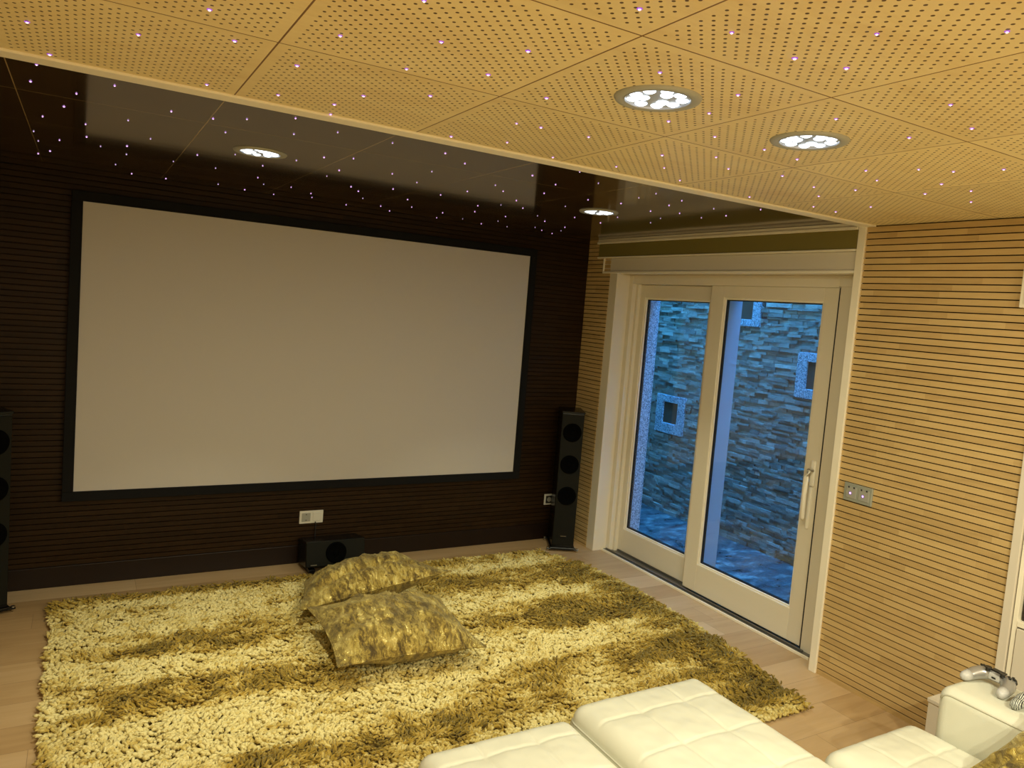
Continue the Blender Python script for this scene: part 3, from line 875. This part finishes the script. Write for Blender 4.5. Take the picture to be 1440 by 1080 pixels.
# ------------------------------------------------------------------ cushions
def pillow_mesh(name, w, d, th, seed, parent, crease=0.0, taper=0.0, n=120):
    """square throw pillow: two puffed faces meeting in a seam, pulled-in sides, pointed corners, folds"""
    def pt(u, v, s):
        x = w / 2 * (u - 0.085 * u * (1 - v * v) * abs(u)) * (1 - taper * (v + 1) / 2)
        y = d / 2 * (v - 0.085 * v * (1 - u * u) * abs(v))
        puff = (max(0.0, 1 - abs(u) ** 2.4) * max(0.0, 1 - abs(v) ** 2.4)) ** 0.78
        z = th / 2 * puff * (1.0 if s > 0 else 0.95)
        rim = 1 - max(abs(u), abs(v)) ** 6
        p = Vector((x * 7 + seed, y * 7, s * 3.0))
        fold = noise.noise(p) * 0.018
        # folds radiating from corners and sides
        a = math.atan2(v, u)
        rr = math.hypot(u, v)
        fold += 0.015 * math.sin(a * 11 + seed * 3 + 2.2 * noise.noise(Vector((x * 6, y * 6, seed)))) * min(1.0, max(0.0, rr - 0.35) * 1.6)
        rid = 1 - abs(noise.noise(Vector((x * 16 + 3 * noise.noise(Vector((x * 5, y * 5, seed + 2))), y * 9, seed + s))))
        fold += 0.011 * (rid ** 4 - 0.4)
        fr = 1 - abs(noise.noise(Vector((x * 12 + 1.5 * noise.noise(Vector((x * 4, y * 4, seed + 1))) + 0.8 * y * seed, y * 3.0, seed + 9 + s))))
        fold += 0.013 * (fr ** 4 - 0.4)
        if s < 0:
            fold *= 0.35
        z += fold * min(1.0, puff * 1.8) * rim
        if crease and s > 0:
            cv = v + 0.42 - 0.10 * math.sin(u * 2.2 + 0.6)
            z -= crease * math.exp(-(cv / 0.09) ** 2) * max(0.0, 1 - abs(u) ** 4) * 1.0
            z += crease * 0.55 * math.exp(-((cv - 0.26) / 0.16) ** 2) * max(0.0, 1 - abs(u) ** 4)
        return Vector((x, y, s * z))
    bm = bmesh.new()
    g = {}
    cs_ = [math.sin(PI / 2 * (2 * i / n - 1)) * 0.75 + (2 * i / n - 1) * 0.25 for i in range(n + 1)]
    for s in (1, -1):
        for i, u in enumerate(cs_):
            for j, v in enumerate(cs_):
                if s < 0 and (i in (0, n) or j in (0, n)):
                    g[s, i, j] = g[1, i, j]
                else:
                    g[s, i, j] = bm.verts.new(pt(u, v, s))
    for s in (1, -1):
        for i in range(n):
            for j in range(n):
                q = (g[s, i, j], g[s, i + 1, j], g[s, i + 1, j + 1], g[s, i, j + 1])
                bm.faces.new(q if s > 0 else q[::-1])
    me = bpy.data.meshes.new(name)
    bm.to_mesh(me)
    bm.free()
    o = link(name, me, M_velvet, parent, smooth=True)
    return o, pt, cs_
def pillow(label, loc, rot, w, d, th, seed, crease=0.0, taper=0.0):
    o, pt, cs_ = pillow_mesh('throw_pillow', w, d, th, seed, None, crease, taper)
    tag(o, label, 'pillow')
    o.location = loc
    o.rotation_euler = rot
    rim = [pt(u, -1, 1) for u in cs_] + [pt(1, v, 1) for v in cs_[1:]] + [pt(u, 1, 1) for u in cs_[::-1][1:]] + [pt(-1, v, 1) for v in cs_[::-1][1:]]
    MB().tube(rim, 0.0032, 6, cap=False).build('seam', M_velvet, o, smooth=True)
    return o
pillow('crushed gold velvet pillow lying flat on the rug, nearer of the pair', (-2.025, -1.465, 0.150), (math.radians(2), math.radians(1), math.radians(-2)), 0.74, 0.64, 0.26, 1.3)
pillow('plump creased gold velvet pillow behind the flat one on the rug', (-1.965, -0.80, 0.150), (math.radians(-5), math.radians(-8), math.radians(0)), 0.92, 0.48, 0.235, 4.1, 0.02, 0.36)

# ------------------------------------------------------------------ sofa
def cushion_mesh(w, d, h, r, seams_x, seams_y, seed, R=0.05, crown=0.018):
    """leather seat block, origin at the centre of its bottom"""
    def axis(half, fine):
        a = [half - fine * (1 - math.cos(k / 7 * PI / 2)) for k in range(8)]
        mid = np.linspace(-(half - fine), half - fine, 2 + int((2 * (half - fine)) / 0.006))[1:-1]
        return sorted(-t for t in a) + list(mid) + sorted(a)
    xs, ys = axis(w / 2, r), axis(d / 2, r)
    bm = bmesh.new()
    top = []
    for x in xs:
        rowv = []
        for y in ys:
            px, py = x, y
            ax, ay = abs(x) - (w / 2 - R), abs(y) - (d / 2 - R)
            if ax > 0 and ay > 0:
                k = max(ax, ay) / math.hypot(ax, ay)
                px = math.copysign(w / 2 - R + ax * k, x)
                py = math.copysign(d / 2 - R + ay * k, y)
                de = R - max(ax, ay)
            else:
                de = min(w / 2 - abs(x), d / 2 - abs(y))
            z = h - r + math.sqrt(max(0.0, r * r - max(0.0, r - de) ** 2))
            inner = min(1.0, de / 0.05)
            z += crown * (1 - (2 * x / w) ** 4) * (1 - (2 * y / d) ** 4)
            gx = max([math.exp(-((px - s) / 0.006) ** 2) for s in seams_x] + [0])
            gy = max([math.exp(-((py - s) / 0.006) ** 2) for s in seams_y] + [0])
            wx = max([math.exp(-((px - s) / 0.04) ** 2) for s in seams_x] + [0])
            wy = max([math.exp(-((py - s) / 0.04) ** 2) for s in seams_y] + [0])
            z -= inner * (0.0042 * max(gx, gy) + 0.0006 * max(wx, wy) + 0.006 * wx * wy)
            z += inner * (0.004 * noise.noise(Vector((px * 9, py * 9, seed))) + 0.0018 * noise.noise(Vector((px * 28, py * 22, seed + 4))))
            rowv.append(bm.verts.new((px, py, z)))
        top.append(rowv)
    nx, ny = len(xs), len(ys)
    for i in range(nx - 1):
        for j in range(ny - 1):
            bm.faces.new((top[i][j], top[i + 1][j], top[i + 1][j + 1], top[i][j + 1]))
    ring = [top[i][0] for i in range(nx)] + [top[nx - 1][j] for j in range(1, ny)] + [top[i][ny - 1] for i in range(nx - 2, -1, -1)] + [top[0][j] for j in range(ny - 2, 0, -1)]
    prev = ring
    for zz, bul in ((h * 0.62, 0.006), (h * 0.3, 0.006), (0.012, 0.0), (0.0, -0.012)):
        cur = []
        for v in ring:
            c = v.co.copy()
            l = math.hypot(c.x / (w / 2), c.y / (d / 2))
            cur.append(bm.verts.new((c.x * (1 + bul / (w / 2)), c.y * (1 + bul / (d / 2)), zz)))
        for k in range(len(ring)):
            k2 = (k + 1) % len(ring)
            bm.faces.new((prev[k], cur[k], cur[k2], prev[k2]))
        prev = cur
    bm.faces.new(prev[::-1])
    rim = [v.co.copy() for v in ring]
    bmesh.ops.recalc_face_normals(bm, faces=bm.faces)
    me = bpy.data.meshes.new('seat_cushion')
    bm.to_mesh(me)
    bm.free()
    return me, rim
sofa = thing('leather_sofa', (-1.5, -3.9, 0), 0, 'cream leather sofa with tufted seats pulled out onto the floor', 'sofa')
def seat(x0, x1, y0, y1, z0, z1, nsx, seed, seams_y):
    w, d = x1 - x0, y1 - y0
    cx, cy = (x0 + x1) / 2, (y0 + y1) / 2
    sx = [w * (k / nsx - 0.5) for k in range(1, nsx)]
    sy = [s - cy for s in seams_y]
    me, rim = cushion_mesh(w, d, z1 - z0, 0.055, sx, sy, seed)
    o = link('seat_cushion', me, M_leather, sofa, smooth=1.2)
    o.location = (cx + 1.5, cy + 3.9, z0)
    MB().tube([p + Vector((0, 0, -0.004)) for p in rim] + [rim[0] + Vector((0, 0, -0.004))], 0.0042, 6, cap=False).build('piping', M_piping, o, smooth=True)
    return o
seat(-2.505, -1.925, -4.30, -2.865, 0.24, 0.405, 3, 1.0, (-2.985, -3.19, -3.40))
seat(-1.905, -1.300, -4.30, -2.840, 0.25, 0.430, 3, 2.0, (-3.000, -3.215, -3.43))
seat(-1.275, -0.775, -4.30, -3.405, 0.25, 0.430, 3, 3.0, (-3.60, -3.82))
def sp(a, b, bev, name, m=M_leather, seg=3):
    o_ = Vector((-1.5, -3.9, 0))
    return MB().box(Vector(a) - o_, Vector(b) - o_, bev, seg).build(name, m, sofa, smooth=0.6)
sp((-2.495, -4.30, 0.07), (-1.305, -2.885, 0.24), 0.015, 'chaise_base')
sp((-1.29, -4.30, 0.07), (-0.78, -3.44, 0.25), 0.015, 'base')
sp((-2.50, -4.62, 0.07), (-0.50, -4.302, 0.66), 0.05, 'backrest')
ar = sp((-0.775, -4.30, 0.07), (-0.485, -3.485, 0.600), 0.045, 'armrest', seg=6)
o_ = Vector((-1.5, -3.9, 0))
pipe = [Vector(p) - o_ for p in [(-0.770, -4.29, 0.578), (-0.770, -3.535, 0.578), (-0.7705, -3.512, 0.571), (-0.7705, -3.503, 0.556)]]
MB().tube(pipe, 0.003, 8).build('piping', M_piping, sofa, smooth=True)
for x, y in ((-2.42, -2.95), (-1.38, -2.95), (-0.56, -3.55), (-2.42, -4.5), (-0.56, -4.5)):
    MB().lathe([(0.0, 0.0), (0.018, 0.0), (0.022, 0.075), (0.0, 0.075)], 16, T(x + 1.5, y + 3.9, 0)).build('leg', M_chrome, sofa, smooth=0.6)
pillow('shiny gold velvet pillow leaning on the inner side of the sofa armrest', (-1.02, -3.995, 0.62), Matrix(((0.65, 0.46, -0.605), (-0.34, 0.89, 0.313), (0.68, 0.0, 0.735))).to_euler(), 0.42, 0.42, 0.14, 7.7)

# ------------------------------------------------------------------ gamepads
M_padsilver = mat('pad_silver', (0.40, 0.39, 0.38), 0.28, metal=0.55)
M_padgrip = mat('pad_grip', (0.50, 0.49, 0.48), 0.4)
M_padblack = mat('pad_black', (0.012, 0.012, 0.012), 0.35)
M_padzebra = mat('pad_striped', rough=0.35)
t_ = NT(M_padzebra)
wv = t_.n('ShaderNodeTexWave', ins={'Vector': t_.mapped(t_.coords(), (70, 40, 40)), 'Scale': 1.0, 'Distortion': 7.0, 'Detail': 2.0}).outputs['Fac']
t_.base(t_.ramp(wv, [(0.38, (0.03, 0.03, 0.035)), (0.55, (0.30, 0.32, 0.30)), (0.75, (0.62, 0.64, 0.58))]))
def gamepad(label, loc, rz, shell, grip):
    g = thing('gamepad', loc, rz, label, 'gamepad', 'gamepads on the armrest')
    half = [(-0.0655, -0.078, 0.0130, 0.002), (-0.0665, -0.0765, 0.0135, 0.009), (-0.0665, -0.071, 0.0150, 0.0140), (-0.0660, -0.062, 0.0170, 0.0168), (-0.0640, -0.046, 0.0205, 0.0192),
            (-0.0600, -0.026, 0.0255, 0.0218), (-0.0520, -0.006, 0.0300, 0.0235), (-0.0420, 0.008, 0.0325, 0.0235), (-0.0280, 0.014, 0.0340, 0.0215), (-0.0120, 0.016, 0.0345, 0.0205)]
    path = half + [(-a, b, c, r) for a, b, c, r in half[::-1]]
    MB().tube([p[:3] for p in path], [p[3] for p in path], 20).build('shell', shell, g, smooth=True)
    for s in (-1, 1):
        e = [(s * abs(a), b - 0.0012, c, r * 1.03) for a, b, c, r in half[:5]]
        MB().tube([p[:3] for p in e], [p[3] for p in e], 20).build('grip', grip, g, smooth=True)
        MB().tube([(s * 0.036, 0.030, 0.040), (s * 0.050, 0.027, 0.040), (s * 0.060, 0.018, 0.038)], [0.009, 0.0105, 0.007], 12).build('shoulder_button', M_padblack, g, smooth=True)
        st = MB().lathe([(0.0, 0.0), (0.008, 0.0), (0.007, 0.008), (0.0125, 0.011), (0.0115, 0.014), (0.0, 0.0125)], 20, T(s * 0.026, -0.004, 0.050)).build('thumbstick', M_padblack, g, smooth=0.7)
    MB().box((-0.024, 0.004, 0.050), (0.024, 0.030, 0.0565), 0.003).build('touchpad', M_padblack, g)
    MB().box((-0.061, 0.004, 0.0515), (-0.043, 0.010, 0.058), 0.0015).box((-0.055, -0.002, 0.0515), (-0.049, 0.016, 0.058), 0.0015).build('direction_pad', M_padblack, g)
    for q in range(4):
        MB().lathe([(0.0045, 0.0), (0.0045, 0.006), (0.0, 0.0072)], 14, T(0.052 + 0.0095 * math.cos(q * PI / 2), 0.007 + 0.0095 * math.sin(q * PI / 2), 0.052)).build('button', M_padblack, g, smooth=0.7)
    MB().box((-0.020, -0.0085, 0.024), (0.020, 0.004, 0.046), 0.003).build('jack_panel', grip, g)
    MB().box((-0.007, -0.0095, 0.031), (0.007, -0.0075, 0.037)).build('port', M_padblack, g)
    return g
gamepad('silver gamepad with white grips lying on the cream armrest', (-0.592, -3.585, 0.601), math.radians(-96), M_padsilver, M_padgrip)
gamepad('dark striped gamepad on the armrest, cut off by the photo edge', (-0.625, -3.765, 0.601), math.radians(-84), M_padzebra, M_padzebra)

# ------------------------------------------------------------------ bookcase in the right wall
bc = thing('built_in_bookcase', (0, -3.96, 0), 0, 'white bookcase built into the slatted wall behind the armrest', 'bookcase')
y0, y1 = -3.307 + 3.96, -4.615 + 3.96
MB().box((-0.014, y0 - 0.036, 0), (0.31, y0, 2.24), 0.002).build('side_panel', M_white2, bc)
MB().box((-0.014, y1, 0), (0.31, y1 + 0.036, 2.24), 0.002).build('side_panel', M_white2, bc)
MB().box((0.29, y1, 0), (0.31, y0, 2.24)).build('back_panel', M_white2, bc)
MB().box((-0.010, y1 + 0.036, 2.20), (0.31, y0 - 0.036, 2.24), 0.002).build('top_panel', M_white2, bc)
MB().box((-0.004, y0 - 0.058, 0.03), (0.29, y0 - 0.040, 2.20), 0.002).build('filler_strip', M_trim, bc)
for z in (0.645, 1.05, 1.45, 1.83):
    MB().box((-0.006, y1 + 0.036, z), (0.29, y0 - 0.058, z + 0.024), 0.002).build('shelf', M_trim, bc)
dw = (y0 - 0.062 - y1 - 0.038) / 2
for k in range(2):
    b = y0 - 0.062 - k * dw
    dr = MB().box((-0.010, b - dw + 0.004, 0.06), (0.008, b, 0.638), 0.002).build('door', M_white2, bc)
    MB().lathe([(0.0, 0.0), (0.005, 0.0), (0.005, 0.012), (0.010, 0.016), (0.010, 0.022), (0.0, 0.024)], 16, T(-0.010, b - dw + 0.04 if k == 0 else b - 0.04, 0.58) @ rotY(-PI / 2)).build('knob', M_chrome, dr, smooth=0.7)
case_cols = [(0.030, 0.020, 0.014), (0.16, 0.155, 0.15), (0.05, 0.05, 0.06), (0.30, 0.29, 0.28), (0.08, 0.03, 0.02), (0.10, 0.11, 0.13), (0.22, 0.20, 0.17), (0.04, 0.04, 0.045)]
yb = -3.371
for k, cc in enumerate(case_cols):
    th_ = (0.014, 0.016, 0.014, 0.013, 0.015, 0.014, 0.015, 0.014)[k]
    hh_ = (0.192, 0.190, 0.194, 0.191, 0.190, 0.193, 0.190, 0.192)[k]
    b = thing('media_case', (0.02, yb, 0.669), 0, ('dark brown', 'grey', 'blue-black', 'pale grey', 'dark red', 'slate grey', 'tan grey', 'black')[k] + ' disc case standing on the bookcase shelf', 'disc case', 'disc cases on the bookcase shelf')
    MB().box((0, -th_, 0), (0.135, 0, hh_), 0.001).build('cover', mat('case_cover', cc, 0.35), b)
    MB().box((-0.0008, -th_ + 0.003, hh_ * 0.25), (0.002, -0.003, hh_ * 0.8)).build('spine_label', mat('spine_label', tuple(min(1, v * 2.2 + 0.04) for v in cc), 0.4), b)
    yb -= th_ + 0.0015

lc = thing('low_cabinet', (-0.10, -3.30, 0), 0, 'low white box cabinet at the wall foot beside the sofa armrest', 'cabinet')
MB().box((-0.10, 0.004, 0.0), (0.098, 0.15, 0.245), 0.003).build('carcass', M_white2, lc)
MB().box((-0.104, 0.004, 0.245), (0.098, 0.154, 0.263), 0.003).build('top', M_white2, lc)
wx = thing('wall_box', (-0.001, -3.35, 2.07), 0, 'white box fixed high on the slatted wall at the photo edge', 'wall box')
MB().box((-0.05, -0.11, -0.09), (0.0, 0.12, 0.09), 0.004).build('housing', M_trim, wx)
MB().box((-0.054, -0.095, -0.075), (-0.049, 0.105, 0.075), 0.003).build('front_panel', M_white, wx)
